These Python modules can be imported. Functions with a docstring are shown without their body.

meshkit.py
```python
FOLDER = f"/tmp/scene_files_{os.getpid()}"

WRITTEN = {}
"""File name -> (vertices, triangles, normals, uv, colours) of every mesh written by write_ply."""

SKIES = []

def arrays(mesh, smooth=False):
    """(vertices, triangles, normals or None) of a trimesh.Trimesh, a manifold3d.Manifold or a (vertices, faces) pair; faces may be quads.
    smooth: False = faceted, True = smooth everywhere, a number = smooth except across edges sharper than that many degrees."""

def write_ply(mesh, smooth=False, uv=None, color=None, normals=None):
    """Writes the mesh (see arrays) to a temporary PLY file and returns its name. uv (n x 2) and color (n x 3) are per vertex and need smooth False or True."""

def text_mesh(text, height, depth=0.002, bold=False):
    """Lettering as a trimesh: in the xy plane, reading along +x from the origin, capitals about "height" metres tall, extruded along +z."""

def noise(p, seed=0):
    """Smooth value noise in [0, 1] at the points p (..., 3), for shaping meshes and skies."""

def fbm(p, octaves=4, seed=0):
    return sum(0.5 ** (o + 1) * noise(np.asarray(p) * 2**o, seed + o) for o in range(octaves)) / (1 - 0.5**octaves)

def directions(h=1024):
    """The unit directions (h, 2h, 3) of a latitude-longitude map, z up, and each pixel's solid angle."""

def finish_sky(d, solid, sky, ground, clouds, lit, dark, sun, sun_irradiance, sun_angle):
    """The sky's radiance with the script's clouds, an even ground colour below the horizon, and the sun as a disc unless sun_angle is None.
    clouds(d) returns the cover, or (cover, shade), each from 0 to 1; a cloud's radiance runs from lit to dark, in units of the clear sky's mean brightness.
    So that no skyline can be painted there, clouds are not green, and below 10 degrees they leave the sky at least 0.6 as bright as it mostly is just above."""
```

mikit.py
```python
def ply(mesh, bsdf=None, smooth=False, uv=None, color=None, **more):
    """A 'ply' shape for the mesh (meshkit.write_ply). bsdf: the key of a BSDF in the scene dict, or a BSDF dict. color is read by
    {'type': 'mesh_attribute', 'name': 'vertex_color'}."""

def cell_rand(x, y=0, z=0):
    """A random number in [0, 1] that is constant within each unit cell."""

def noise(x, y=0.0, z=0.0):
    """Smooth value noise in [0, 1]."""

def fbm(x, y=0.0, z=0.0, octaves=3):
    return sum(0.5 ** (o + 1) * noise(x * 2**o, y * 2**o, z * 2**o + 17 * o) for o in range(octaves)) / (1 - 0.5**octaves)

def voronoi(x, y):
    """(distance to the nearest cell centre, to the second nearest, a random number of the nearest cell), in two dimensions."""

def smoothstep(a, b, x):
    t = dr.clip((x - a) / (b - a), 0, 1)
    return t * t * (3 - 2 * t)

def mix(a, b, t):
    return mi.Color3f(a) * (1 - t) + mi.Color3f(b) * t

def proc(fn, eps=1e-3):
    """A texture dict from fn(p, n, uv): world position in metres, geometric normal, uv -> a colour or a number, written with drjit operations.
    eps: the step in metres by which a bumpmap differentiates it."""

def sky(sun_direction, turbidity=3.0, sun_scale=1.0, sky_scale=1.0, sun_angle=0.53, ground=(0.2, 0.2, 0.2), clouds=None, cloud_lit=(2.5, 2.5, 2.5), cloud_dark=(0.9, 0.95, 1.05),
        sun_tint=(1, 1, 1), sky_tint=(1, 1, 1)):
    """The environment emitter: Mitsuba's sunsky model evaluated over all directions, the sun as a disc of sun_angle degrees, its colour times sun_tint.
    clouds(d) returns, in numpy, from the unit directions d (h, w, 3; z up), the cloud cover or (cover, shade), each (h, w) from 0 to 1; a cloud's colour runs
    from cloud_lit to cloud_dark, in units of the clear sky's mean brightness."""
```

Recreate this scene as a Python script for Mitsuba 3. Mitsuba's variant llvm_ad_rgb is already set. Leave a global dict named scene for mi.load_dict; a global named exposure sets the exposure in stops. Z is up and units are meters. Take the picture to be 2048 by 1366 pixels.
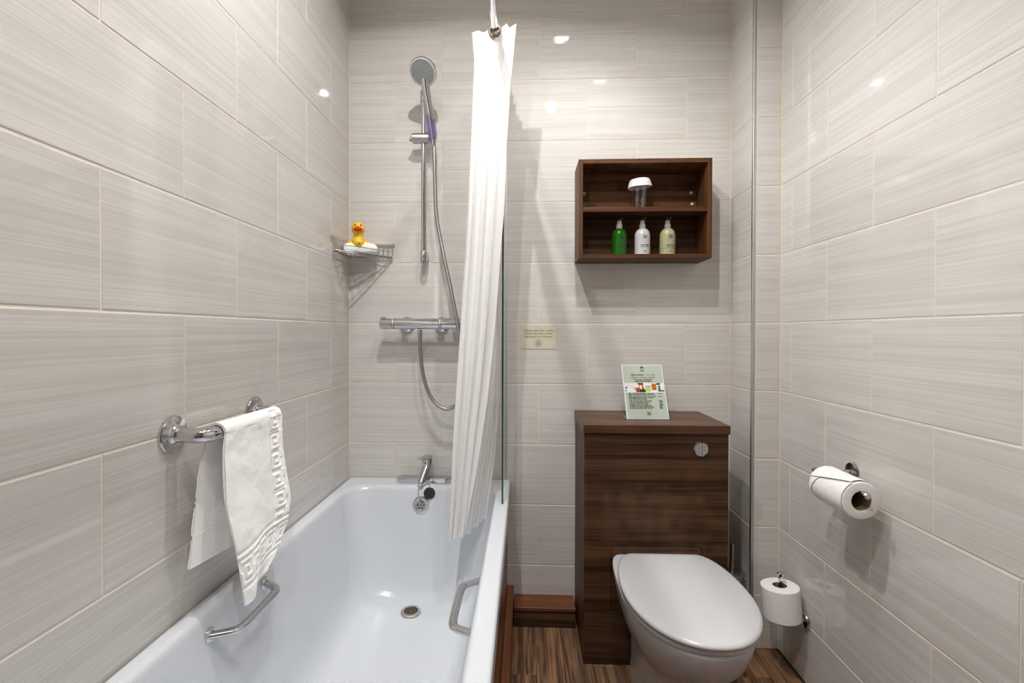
import math, random
import numpy as np, trimesh, mitsuba as mi, drjit as dr
import mikit, meshkit
from mikit import noise, fbm, cell_rand, smoothstep, mix
import manifold3d as m3
from scipy.spatial.transform import Rotation as Rot
from scipy.interpolate import CubicSpline
from shapely.geometry import Polygon, box as sbox, LineString, Point
from shapely import union_all

random.seed(7)
rng = np.random.default_rng(7)
T = mi.ScalarTransform4f
scene, labels = {}, {}

# ------------------------------------------------------------------ camera, lights, exposure
CAM = np.array([0.74048, -2.03005, 1.17260])
F = 975.432
RM = Rot.from_rotvec([0.00877096, 0.00230951, -0.04041151]).as_matrix()
fwd, upv = RM.T @ np.array([0, 1.0, 0]), RM.T @ np.array([0, 0, 1.0])
scene['camera'] = {'type': 'perspective', 'fov': math.degrees(2 * math.atan(1024 / F)), 'fov_axis': 'x', 'near_clip': 0.02, 'far_clip': 50.0,
                   'principal_point_offset_x': 13.65 / 2048, 'principal_point_offset_y': 9.89 / 1366,
                   'to_world': T().look_at(origin=CAM.tolist(), target=(CAM + fwd).tolist(), up=upv.tolist())}
exposure = 2.36
CEIL = 2.66
# recessed downlights (x, y, radiance) ; the frosted lamp glass of each one is the emitter
# x, y, radiance, depth of the lamp glass above the ceiling
DOWN = [(0.52, -0.98, 3000.0, .004), (0.92, -0.46, 900.0, .036), (0.90, -1.08, 1650.0, -.055), (1.18, -0.88, 250.0, .036), (0.45, -1.80, 2600.0, .004), (0.88, -1.76, 1400.0, .034)]
AIM = (0.30, 1.05, -1.62)      # the surface spotlight is turned to the back wall
LAMP_RGB = np.array([1.0, 0.985, 0.965])
MIRROR_RADIANCE = 22.0

# ------------------------------------------------------------------ materials
def rgb(*c): return {'type': 'rgb', 'value': [float(x) for x in c]}
def srgb(r, g, b):
    c = np.array([r, g, b]) / 255.0
    return (np.where(c <= .04045, c / 12.92, ((c + .055) / 1.055) ** 2.4)).tolist()
def plastic(color, alpha=0.1, ior=1.5):
    return {'type': 'roughplastic', 'diffuse_reflectance': color if isinstance(color, dict) else rgb(*color), 'alpha': alpha, 'int_ior': ior, 'nonlinear': False}
def two(b): return {'type': 'twosided', 'bsdf': b}
def matte(color): return two({'type': 'diffuse', 'reflectance': color if isinstance(color, dict) else rgb(*color)})
def metal(c, alpha): return two({'type': 'roughconductor', 'material': 'none', 'specular_reflectance': rgb(*c), 'alpha': alpha})

def tile_fn(p, n, uv):
    u, v = uv.x, uv.y
    # the glaze: fine horizontal brush streaks, broken along their length
    w = 0.0015 * (noise(u * 9.0, v * 14.0, 3.1) - 0.5)
    vv = v + w
    a = noise(u * 1.8, vv * 330.0, 1.7)
    b = noise(u * 3.5 + 11.0, vv * 110.0, 5.3)
    c = noise(u * 1.3 + 5.0, vv * 38.0, 9.1)
    d = noise(u * 4.0, vv * 560.0, 2.2)
    s = 0.40 * a + 0.22 * b + 0.16 * c + 0.22 * d
    t = smoothstep(0.28, 0.72, s)
    line = smoothstep(0.80, 0.93, noise(u * 1.5 + 3.0, vv * 260.0, 12.5))
    col = mix((0.590, 0.558, 0.522), (0.680, 0.658, 0.628), t)
    return mix(col, mi.Color3f(0.72, 0.705, 0.685), line * 0.45)

def wood_fn(dark, light, along='x', scale=1.0):
    def fn(p, n, uv):
        if along == 'x': a, b, c = p.x, p.z, p.y
        elif along == 'y': a, b, c = p.y, p.x, p.z
        else: a, b, c = p.z, p.x, p.y
        b2 = b + 0.018 * (fbm(a * 2.1 * scale, b * 5.0, c * 3.0) - 0.5)
        g = fbm(a * 1.6 * scale, b2 * 46.0 * scale, c * 12.0, octaves=4)
        h = noise(a * 7.0 * scale, b2 * 330.0, c * 50.0)
        fig = noise(a * 34.0 * scale, b2 * 22.0, 4.0) * smoothstep(0.55, 0.75, noise(a * 1.1, b * 9.0, 8.0))
        t = smoothstep(0.25, 0.75, 0.70 * g + 0.22 * h + 0.16 * fig)
        return mix(dark, light, t)
    return fn

def floor_fn(p, n, uv):
    x, y = uv.x, uv.y
    x2 = x + 0.010 * (fbm(y * 5.0, x * 9.0, 1.0) - 0.5)
    g = fbm(x2 * 62.0, y * 3.0, 2.0, octaves=4)
    k = noise(x2 * 420.0, y * 11.0, 6.0)
    wear = smoothstep(0.42, 0.70, fbm(x * 9.0, y * 4.5, 9.0))
    t = smoothstep(0.28, 0.72, 0.62 * g + 0.38 * k)
    c = mix((0.075, 0.034, 0.016), (0.33, 0.175, 0.090), t)
    return mix(c, mi.Color3f(0.068, 0.052, 0.041), wear * 0.55)

def terry_fn(p, n, uv):
    k = noise(uv.x * 900.0, uv.y * 900.0, 1.0)
    return mix((0.80, 0.79, 0.77), (0.90, 0.89, 0.875), k)

def paper_fn(p, n, uv):
    k = noise(p.x * 700.0, p.z * 900.0, p.y * 700.0)
    return mix((0.80, 0.785, 0.765), (0.86, 0.85, 0.83), k)

def photo_fn(p, n, uv):
    # the product picture strip of the card: coloured bottles and leaves on pale lilac, u along the strip, v up
    u, v = uv.x, uv.y
    def bx(u0, u1, v0, v1): return smoothstep(u0 - .006, u0 + .006, u) * (1 - smoothstep(u1 - .006, u1 + .006, u)) * smoothstep(v0 - .03, v0 + .03, v) * (1 - smoothstep(v1 - .03, v1 + .03, v))
    c = mi.Color3f(0.79, 0.74, 0.80)
    w = 0.02 * (noise(u * 40, v * 12, 1) - .5)
    def put(c, m, col): return mix(c, mi.Color3f(*col), m)
    c = put(c, bx(.03, .26, .45, .80) * 0.35, (.62, .58, .42))
    c = put(c, bx(.02, .06, .38, .62), (.10, .19, .08))
    c = put(c, bx(.00, .05, .12, .24), (.08, .20, .07))
    c = put(c, bx(.22 + w, .29 + w, .24, .52), (.45, .62, .12))
    c = put(c, bx(.28, .50, .02, .50), (.36, .06, .025))
    c = put(c, bx(.30, .47, .18, .42), (.25, .10, .07))
    c = put(c, bx(.36, .48, .42, .97), (.52, .12, .035))
    c = put(c, bx(.38, .44, .36, .78), (.72, .66, .52))
    c = put(c, bx(.34, .48, .84, 1.0), (.10, .025, .02))
    c = put(c, bx(.38, .53, .02, .30), (.05, .045, .02))
    c = put(c, bx(.52 + w, .66 + w, .10, .56), (.38, .62, .12))
    c = put(c, bx(.53, .67, .60, .72) * 0.8, (.13, .10, .22))
    c = put(c, bx(.69, .81, .28, .93), (.44, .16, .02))
    c = put(c, bx(.69, .81, .26, .36), (.27, .10, .03))
    c = put(c, bx(.82, .91, .80, 1.0), (.05, .03, .04))
    c = put(c, bx(.85, .91, .18, .72), (.03, .26, .035))
    c = put(c, bx(.93, .99, .22, .56), (.70, .66, .72))
    c = put(c, bx(.84, 1.0, .10, .24), (.12, .05, .07))
    return c

B = scene
B['mat_tile'] = two(plastic(mikit.proc(tile_fn), 0.005, 1.52))
B['mat_grout'] = matte((0.72, 0.66, 0.55))
B['mat_paint'] = matte((0.16, 0.14, 0.125))
B['mat_ceiling'] = matte((0.84, 0.83, 0.81))
B['mat_white'] = two(plastic((0.65, 0.68, 0.72), 0.05, 1.5))
B['mat_ceramic'] = two(plastic((0.61, 0.612, 0.63), 0.04, 1.5))
B['mat_chrome'] = metal((0.66, 0.66, 0.675), 0.03)
B['mat_steel'] = metal((0.56, 0.54, 0.52), 0.22)
B['mat_hose'] = metal((0.42, 0.405, 0.40), 0.25)
B['mat_alu'] = metal((0.66, 0.66, 0.66), 0.35)
B['mat_brass_dark'] = metal((0.20, 0.14, 0.09), 0.3)
B['mat_brass'] = metal((0.24, 0.185, 0.13), 0.3)
B['mat_wood_front'] = two(plastic(mikit.proc(wood_fn((0.022, 0.0095, 0.0045), (0.125, 0.060, 0.030), 'x')), 0.20, 1.33))
B['mat_wood_cabinet'] = two(plastic(mikit.proc(wood_fn((0.055, 0.022, 0.009), (0.135, 0.058, 0.025), 'x', 1.3)), 0.30, 1.25))
B['mat_wood_upright'] = two(plastic(mikit.proc(wood_fn((0.062, 0.025, 0.010), (0.145, 0.062, 0.027), 'z', 1.2)), 0.30, 1.25))
B['mat_wood_top'] = two(plastic(mikit.proc(wood_fn((0.075, 0.033, 0.017), (0.140, 0.066, 0.036), 'x')), 0.22, 1.33))
B['mat_wood_red'] = two(plastic(mikit.proc(wood_fn((0.130, 0.044, 0.018), (0.215, 0.080, 0.036), 'x')), 0.20, 1.33))
B['mat_wood_red_y'] = two(plastic(mikit.proc(wood_fn((0.130, 0.044, 0.018), (0.215, 0.080, 0.036), 'y')), 0.20, 1.33))
B['mat_floor'] = two(plastic(mikit.proc(floor_fn), 0.30))
B['mat_gap'] = matte((0.02, 0.013, 0.010))
B['mat_curtain'] = {'type': 'principledthin', 'base_color': rgb(0.84, 0.835, 0.825), 'roughness': 0.6, 'diff_trans': 0.30, 'spec_trans': 0.0}
B['mat_terry'] = two({'type': 'principled', 'base_color': mikit.proc(terry_fn), 'roughness': 0.95, 'sheen': 0.5, 'specular': 0.1})
B['mat_tissue'] = matte(mikit.proc(paper_fn))
B['mat_card_tube'] = matte((0.22, 0.15, 0.10))
B['mat_glass'] = {'type': 'thindielectric', 'int_ior': 1.5}
B['mat_glass_edge'] = two(plastic((0.006, 0.040, 0.030), 0.08))
B['mat_acrylic'] = {'type': 'thindielectric', 'int_ior': 1.45}
B['mat_black'] = two(plastic((0.012, 0.012, 0.013), 0.2))
B['mat_rubber'] = two(plastic((0.022, 0.017, 0.016), 0.35))
B['mat_duck'] = two(plastic((0.83, 0.52, 0.02), 0.22))
B['mat_beak'] = two(plastic((0.80, 0.035, 0.005), 0.25))
B['mat_grey_plastic'] = two(plastic((0.36, 0.38, 0.37), 0.25))
B['mat_nozzle'] = two(plastic((0.13, 0.19, 0.18), 0.4))
B['mat_light_plastic'] = two(plastic((0.62, 0.63, 0.63), 0.15))
B['mat_purple'] = {'type': 'blendbsdf', 'weight': 0.86, 'a': two(plastic((0.36, 0.25, 0.60), 0.1)), 'b': {'type': 'thindielectric', 'int_ior': 1.4, 'specular_transmittance': rgb(0.86, 0.78, 0.97)}}
B['mat_cup'] = {'type': 'thindielectric', 'int_ior': 1.5, 'specular_transmittance': rgb(0.94, 0.93, 0.93)}
B['mat_bottle_white'] = two(plastic((0.53, 0.52, 0.52), 0.12))
B['mat_bottle_cream'] = two(plastic((0.38, 0.365, 0.215), 0.12))
B['mat_bottle_green'] = {'type': 'blendbsdf', 'weight': 0.55, 'a': two(plastic((0.024, 0.17, 0.005), 0.06)), 'b': {'type': 'thindielectric', 'int_ior': 1.5, 'specular_transmittance': rgb(0.22, 0.80, 0.10)}}
B['mat_collar'] = two(plastic((0.70, 0.66, 0.65), 0.15))
B['mat_ink'] = matte((0.035, 0.033, 0.035))
B['mat_ink_red'] = matte((0.20, 0.06, 0.045))
B['mat_ink_brown'] = matte((0.22, 0.16, 0.075))
B['mat_sign'] = two(plastic((0.68, 0.635, 0.51), 0.25))
B['mat_card_green'] = two(plastic((0.46, 0.525, 0.42), 0.3))
B['mat_photo'] = matte(mikit.proc(photo_fn))
B['mat_cap_cream'] = two(plastic((0.62, 0.56, 0.42), 0.25))
B['mat_red'] = matte((0.6, 0.02, 0.02))
B['mat_mirror'] = metal((0.9, 0.9, 0.9), 0.01)

# ------------------------------------------------------------------ scene helpers
def numbered(key):
    if key not in used:
        used.add(key); return key
    i = 1
    while f'{key}_{i:03d}' in used: i += 1
    used.add(f'{key}_{i:03d}'); return f'{key}_{i:03d}'
used = set()
def put(key, mesh, mat, smooth=False, uv=None, **more):
    key = numbered(key)
    scene[key] = mikit.ply(mesh, mat, smooth=smooth, uv=uv, **more)
    return key
def thing(key, label, category, group=None):
    key = numbered(key)
    labels[key] = {'label': label, 'category': category}
    if group: labels[key]['group'] = group
    return key
def part(root, name, mesh, mat, smooth=False, label=None, uv=None, kind=None, **more):
    k = put(f'{root}__{name}', mesh, mat, smooth, uv, **more)
    if label: labels.setdefault(k, {})['label'] = label
    if kind: labels.setdefault(k, {})['kind'] = kind
    return k
def struct(key, mesh, mat, label, **kw):
    k = put(key, mesh, mat, **kw); labels[k] = {'label': label, 'kind': 'structure'}; return k

# ------------------------------------------------------------------ mesh helpers
def hull(pts): return trimesh.convex.convex_hull(np.asarray(pts, float))
def cbox(x0, x1, y0, y1, z0, z1, c=0.001):
    """box with chamfered edges"""
    c = min(c, .45 * (x1 - x0), .45 * (y1 - y0), .45 * (z1 - z0))
    P = []
    for sx, X in ((1, x0), (-1, x1)):
        for sy, Y in ((1, y0), (-1, y1)):
            for sz, Z in ((1, z0), (-1, z1)):
                P += [(X, Y + sy * c, Z + sz * c), (X + sx * c, Y, Z + sz * c), (X + sx * c, Y + sy * c, Z)]
    return hull(P)
def rbox(x0, x1, y0, y1, z0, z1, r, n=3):
    s = trimesh.creation.icosphere(subdivisions=n, radius=r).vertices
    P = [s + np.array([X, Y, Z]) for X in (x0 + r, x1 - r) for Y in (y0 + r, y1 - r) for Z in (z0 + r, z1 - r)]
    return hull(np.vstack(P))
def spheres(*ps, n=2):
    s = trimesh.creation.icosphere(subdivisions=n, radius=1.0).vertices
    return hull(np.vstack([s * p[3] + np.array(p[:3]) for p in ps]))
def cat(ms): return trimesh.util.concatenate([trimesh.Trimesh(np.array(m.vertices), np.array(m.faces), process=False) for m in ms])
def grid_faces(rows, cols, wrap):
    f = []
    i = np.arange(rows - 1)[:, None]; m = cols if wrap else cols - 1
    j = np.arange(m)[None, :]; j2 = (j + 1) % cols
    q = np.stack([i * cols + j, i * cols + j2, (i + 1) * cols + j2, (i + 1) * cols + j], -1).reshape(-1, 4)
    return np.vstack([q[:, [0, 1, 2]], q[:, [0, 2, 3]]])
def loft(rings, cap0=True, cap1=True):
    R = np.array(rings, float); k, n, _ = R.shape
    v = R.reshape(-1, 3); f = [grid_faces(k, n, True)]
    if cap0:
        v = np.vstack([v, R[0].mean(0)]); c = len(v) - 1; j = np.arange(n); f.append(np.stack([np.full(n, c), (j + 1) % n, j], 1))
    if cap1:
        v = np.vstack([v, R[-1].mean(0)]); c = len(v) - 1; j = np.arange(n); b = (k - 1) * n; f.append(np.stack([np.full(n, c), b + j, b + (j + 1) % n], 1))
    m = trimesh.Trimesh(v, np.vstack(f), process=False)
    return m
def outward(m):
    m = trimesh.Trimesh(m.vertices, m.faces, process=True)
    trimesh.repair.fix_normals(m); return m
def frames(path):
    P = np.asarray(path, float); t = np.gradient(P, axis=0); t /= np.linalg.norm(t, axis=1, keepdims=True)
    a = np.array([0, 0, 1.0]) if abs(t[0][2]) < .9 else np.array([1.0, 0, 0])
    u = np.cross(t[0], a); u /= np.linalg.norm(u); U = [u]
    for k in range(1, len(P)):
        u = U[-1] - t[k] * (U[-1] @ t[k]); U.append(u / np.linalg.norm(u))
    U = np.array(U); return P, U, np.cross(t, U)
def tube(path, r, n=16, cap=True, sx=1.0, sy=1.0):
    P, U, V = frames(path); r = np.broadcast_to(np.asarray(r, float), len(P))
    a = np.linspace(0, 2 * np.pi, n, endpoint=False)
    rings = P[:, None] + r[:, None, None] * (np.cos(a)[None, :, None] * U[:, None] * sx + np.sin(a)[None, :, None] * V[:, None] * sy)
    return outward(loft(rings, cap, cap))
def spline(pts, n=60, closed=False):
    P = np.asarray(pts, float)
    d = np.r_[0, np.cumsum(np.linalg.norm(np.diff(P, axis=0), axis=1) ** .5)]
    return CubicSpline(d, P)(np.linspace(0, d[-1], n))
def rounded(pts, rad, n=7):
    """polyline with its corners rounded"""
    P = [np.asarray(p, float) for p in pts]; out = [P[0]]
    for a, b, c in zip(P, P[1:], P[2:]):
        u, v = (a - b), (c - b); r = min(rad, .49 * np.linalg.norm(u), .49 * np.linalg.norm(v))
        p, q = b + u / np.linalg.norm(u) * r, b + v / np.linalg.norm(v) * r
        for t in np.linspace(0, 1, n): out.append((1 - t) ** 2 * p + 2 * t * (1 - t) * b + t * t * q)
    out.append(P[-1]); return np.array(out)
def axis_frame(d):
    d = np.asarray(d, float) / np.linalg.norm(d)
    a = np.array([0, 0, 1.0]) if abs(d[2]) < .9 else np.array([0, 1.0, 0])
    u = np.cross(a, d); u /= np.linalg.norm(u); return u, np.cross(d, u), d
def lathe(profile, origin=(0, 0, 0), axis=(0, 0, 1), n=32, cap=True):
    """profile: (radius, height) pairs from bottom to top along the axis"""
    u, v, d = axis_frame(axis); a = np.linspace(0, 2 * np.pi, n, endpoint=False); o = np.asarray(origin, float)
    rings = [o + h * d + max(r, 1e-5) * (np.cos(a)[:, None] * u + np.sin(a)[:, None] * v) for r, h in profile]
    return outward(loft(rings, cap, cap))
def shell(profile, origin=(0, 0, 0), axis=(0, 0, 1), n=32):
    u, v, d = axis_frame(axis); a = np.linspace(0, 2 * np.pi, n, endpoint=False); o = np.asarray(origin, float)
    rings = [o + h * d + max(r, 1e-5) * (np.cos(a)[:, None] * u + np.sin(a)[:, None] * v) for r, h in profile]
    return loft(rings, False, False)
def torus(R, r, origin, axis, n=40, k=12):
    u, v, d = axis_frame(axis); a = np.linspace(0, 2 * np.pi, n, endpoint=False); b = np.linspace(0, 2 * np.pi, k, endpoint=False)
    o = np.asarray(origin, float); dirs = np.cos(a)[:, None] * u + np.sin(a)[:, None] * v
    V = o + dirs[:, None] * (R + r * np.cos(b))[None, :, None] + (r * np.sin(b))[None, :, None] * d
    f = grid_faces(n, k, True); j = np.arange(k); last = (n - 1) * k
    q = np.stack([last + j, last + (j + 1) % k, (j + 1) % k, j], 1)
    return outward(trimesh.Trimesh(V.reshape(-1, 3), np.vstack([f, q[:, [0, 1, 2]], q[:, [0, 2, 3]]]), process=False))
def extrude(poly, depth):
    gs = getattr(poly, 'geoms', [poly])
    return cat([trimesh.creation.extrude_polygon(g, depth, engine='earcut') for g in gs])
def placed(mesh, origin, ux, uy):
    """mesh in the xy plane with +z its face -> origin + x*ux + y*uy + z*(ux x uy)"""
    ux, uy = np.asarray(ux, float), np.asarray(uy, float)
    ux /= np.linalg.norm(ux); uy = uy - ux * (uy @ ux); uy /= np.linalg.norm(uy); M = np.eye(4)
    M[:3, 0], M[:3, 1], M[:3, 2], M[:3, 3] = ux, uy, np.cross(ux, uy), origin
    m = mesh.copy(); m.apply_transform(M); return m
def text_at(s, height, cx, cy, depth=0.0003, bold=False, maxw=None, slant=0.0):
    m = meshkit.text_mesh(s, height, depth, bold)
    w = m.bounds[1][0]
    if maxw: m.vertices[:, 0] *= maxw / w; w = maxw
    if slant: m.vertices[:, 0] += slant * m.vertices[:, 1]
    m.vertices += np.array([cx - w / 2, cy, 0]); return m
def bars(x0, x1, y, h, seed, depth=0.0003):
    """an unreadably small line of print, as word-long strokes of letters"""
    r = random.Random(seed); x, out = x0, []
    while x < x1 - h * .6:
        k = r.choice((3, 4, 5, 7, 8))
        for _ in range(k):
            w = h * r.uniform(.34, .55)
            if x + w > x1: break
            up = h * (r.random() < .25) * .35; dn = h * (r.random() < .2) * .3
            out.append(sbox(x, y - dn, x + w, y + h * .68 + up)); x += w + h * .12
        x += h * .45
    return extrude(union_all(out), depth)
def emblem(R, cx, cy, depth=0.0003, petals=8):
    g = [Point(0, 0).buffer(R * .17), Point(0, 0).buffer(R * .56).difference(Point(0, 0).buffer(R * .47))]
    for k in range(petals):
        a = 2 * math.pi * k / petals
        g.append(LineString([(R * .24 * math.cos(a), R * .24 * math.sin(a)), (R * .44 * math.cos(a), R * .44 * math.sin(a))]).buffer(R * .045))
    for k in range(24):
        a = 2 * math.pi * (k + .5) / 24
        if k % 6 != 5: g.append(LineString([(R * .80 * math.cos(a), R * .80 * math.sin(a)), (R * math.cos(a), R * math.sin(a))]).buffer(R * .055))
    m = extrude(union_all(g), depth); m.vertices += np.array([cx, cy, 0]); return m
def crest(H, cx, cy, depth=0.0003):
    g = [Point(-.22, .42).buffer(.17), Point(.22, .42).buffer(.17), Point(0, .82).buffer(.08), sbox(-.04, .5, .04, .8),
         LineString([(-.32, .36), (-.14, .62), (0, .70), (.14, .62), (.32, .36)]).buffer(.045)]
    m = extrude(union_all(g), depth); m.vertices[:, :2] *= H; m.vertices += np.array([cx, cy, 0]); return m

# ------------------------------------------------------------------ the room
XR, XB, YB, XT = 1.681, 1.579, -0.194, 1.5906         # right wall, side of the boxing, its front, trim edge
YF = -2.85                                            # wall behind the camera
H, Z0 = 0.2516, 2.467                                 # tile row pitch, first full joint
GR = 0.0012                                           # grout depth
struct('wall_back', cbox(-.12, XR + .12, GR, .12, 0, CEIL, .001), 'mat_grout', 'tiled back wall behind the shower and the toilet')
struct('wall_left', cbox(-.12, -GR, YF - .1, .12, 0, CEIL, .001), 'mat_grout', 'tiled left wall along the bathtub')
struct('wall_right', cbox(XR + GR, XR + .12, YF - .1, .12, 0, CEIL, .001), 'mat_grout', 'tiled right wall with the toilet roll holders')
struct('wall_boxing', cbox(XB + GR, XR + .02, YB + GR, .02, 0, CEIL, .001), 'mat_grout', 'tiled pipe boxing in the back right corner')
struct('wall_front', cbox(-.12, XR + .12, YF - .1, YF, 0, CEIL, .001), 'mat_paint', 'plain painted wall opposite the shower')
cpoly = sbox(-.12, YF - .1, XR + .12, .12)
for _x, _y, _L, _d in DOWN:
    if _d > 0: cpoly = cpoly.difference(Point(_x, _y).buffer(.040, 12))
cmesh = extrude(cpoly, .1); cmesh.vertices[:, 2] += CEIL
struct('ceiling', cmesh, 'mat_ceiling', 'plain white ceiling with recessed lamps')
struct('floor', cbox(-.12, XR + .12, YF - .1, .12, -.1, -.0015, .001), 'mat_gap', 'dark wood effect plank floor')

def tile_mesh(a0, a1, z0, z1, base, au, nrm):
    """pillowed tile: a along unit vector au, z up, face out along nrm, base = point of the plane at a=0, z=0; returns mesh, uv"""
    b, t = 0.0016, GR
    tilt = rng.uniform(-1, 1, 2) * 0.00022
    def P(a, z, d): return base + au * a + np.array([0, 0, z]) + nrm * d
    off = rng.uniform(0, 400, 2)
    V, UV = [], []
    am, zm = (a0 + a1) / 2, (z0 + z1) / 2; wa, wz = max(a1 - a0, .02), z1 - z0
    for d, i in ((-t - .002, 0), (-b * .9, 0), (-b * .25, b * .45), (0, b * 1.5)):
        for a, z in ((a0 + i, z0 + i), (a1 - i, z0 + i), (a1 - i, z1 - i), (a0 + i, z1 - i)):
            k = tilt[0] * (a - am) / wa * min(1, wa / .2) + tilt[1] * (z - zm) / wz
            V.append(P(a, z, d + k)); UV.append((a - a0 + off[0], z - z0 + off[1]))
    f = []
    for r in range(3):
        for j in range(4):
            p, q = r * 4 + j, r * 4 + (j + 1) % 4
            f += [[p, q, q + 4], [p, q + 4, p + 4]]
    f += [[12, 13, 14], [12, 14, 15]]
    f = np.array(f); V = np.array(V)
    n = np.cross(V[f[-1][1]] - V[f[-1][0]], V[f[-1][2]] - V[f[-1][0]])
    if n @ nrm < 0: f = f[:, ::-1]
    return trimesh.Trimesh(V, f, process=False), np.array(UV)
G2 = 0.0016
rows = [(i, Z0 - i * H, Z0 - (i - 1) * H) for i in range(0, 11)]      # row i lies between joint i and joint i-1
def tile_wall(root, base, au, nrm, a_min, a_max, joints):
    for i, z0, z1 in rows:
        z0, z1 = max(z0 + G2, .001), min(z1 - G2, CEIL - .003)
        if z1 - z0 < .01: continue
        e = [a_min] + [x for x in sorted(joints(i)) if a_min + .012 < x < a_max - .012] + [a_max]
        for a0, a1 in zip(e, e[1:]):
            m, uv = tile_mesh(a0 + G2, a1 - G2, z0, z1, base, au, nrm)
            part(root, 'tile', m, 'mat_tile', uv=uv)
ex, ey, ez = np.eye(3)
W2 = 0.402
tile_wall('wall_back', np.zeros(3), ex, -ey, .0015, XB - .0015, lambda i: [.1925 + (k + (i % 2) * .5) * W2 for k in range(-1, 5)])
tile_wall('wall_left', np.zeros(3), -ey, ex, .0015, -YF, lambda i: [.4009 + (4 - c) * W2 / 2 - .0079 * (c % 2) for c in range(-20, 8) if (c % 2 == 1) == (i % 2 == 0)])
tile_wall('wall_right', np.array([XR, 0, 0]), -ey, -ex, -YB + .0015, -YF, lambda i: [.2666 + c * W2 / 2 for c in range(-1, 16) if c % 2 == i % 2])
tile_wall('wall_boxing', np.array([XB, 0, 0]), -ey, -ex, .0015, -YB - .008, lambda i: [])
tile_wall('wall_boxing', np.array([0, YB, 0]), ex, -ey, XT, XR - .0015, lambda i: [])
struct('trim_1', cbox(XB - .001, XT - .001, YB - .001, YB + .010, .0, CEIL - .003, .001), 'mat_alu', 'brushed metal edge trim on the corner of the boxing')

# floor planks
px0 = 0.678 - .0
xs = np.r_[np.arange(0.783 - 3 * .0995, XR + .2, .0995)]
for k, (a, b) in enumerate(zip(xs, xs[1:])):
    a, b = max(a, .60), min(b, XR - .002)
    if b - a < .01: continue
    ys = [-.002, -.28 - .37 * ((k * .618) % 1), -1.25 + .3 * ((k * .38) % 1), -2.1 - .3 * ((k * .77) % 1), YF + .002]
    for y1, y0 in zip(ys, ys[1:]):
        m = cbox(a + .0006, b - .0006, y0 + .0006, y1 - .0006, -.006, 0, .0008)
        off = rng.uniform(0, 90, 2)
        part('floor', 'plank', m, 'mat_floor', uv=m.vertices[:, :2] + off)

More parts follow.
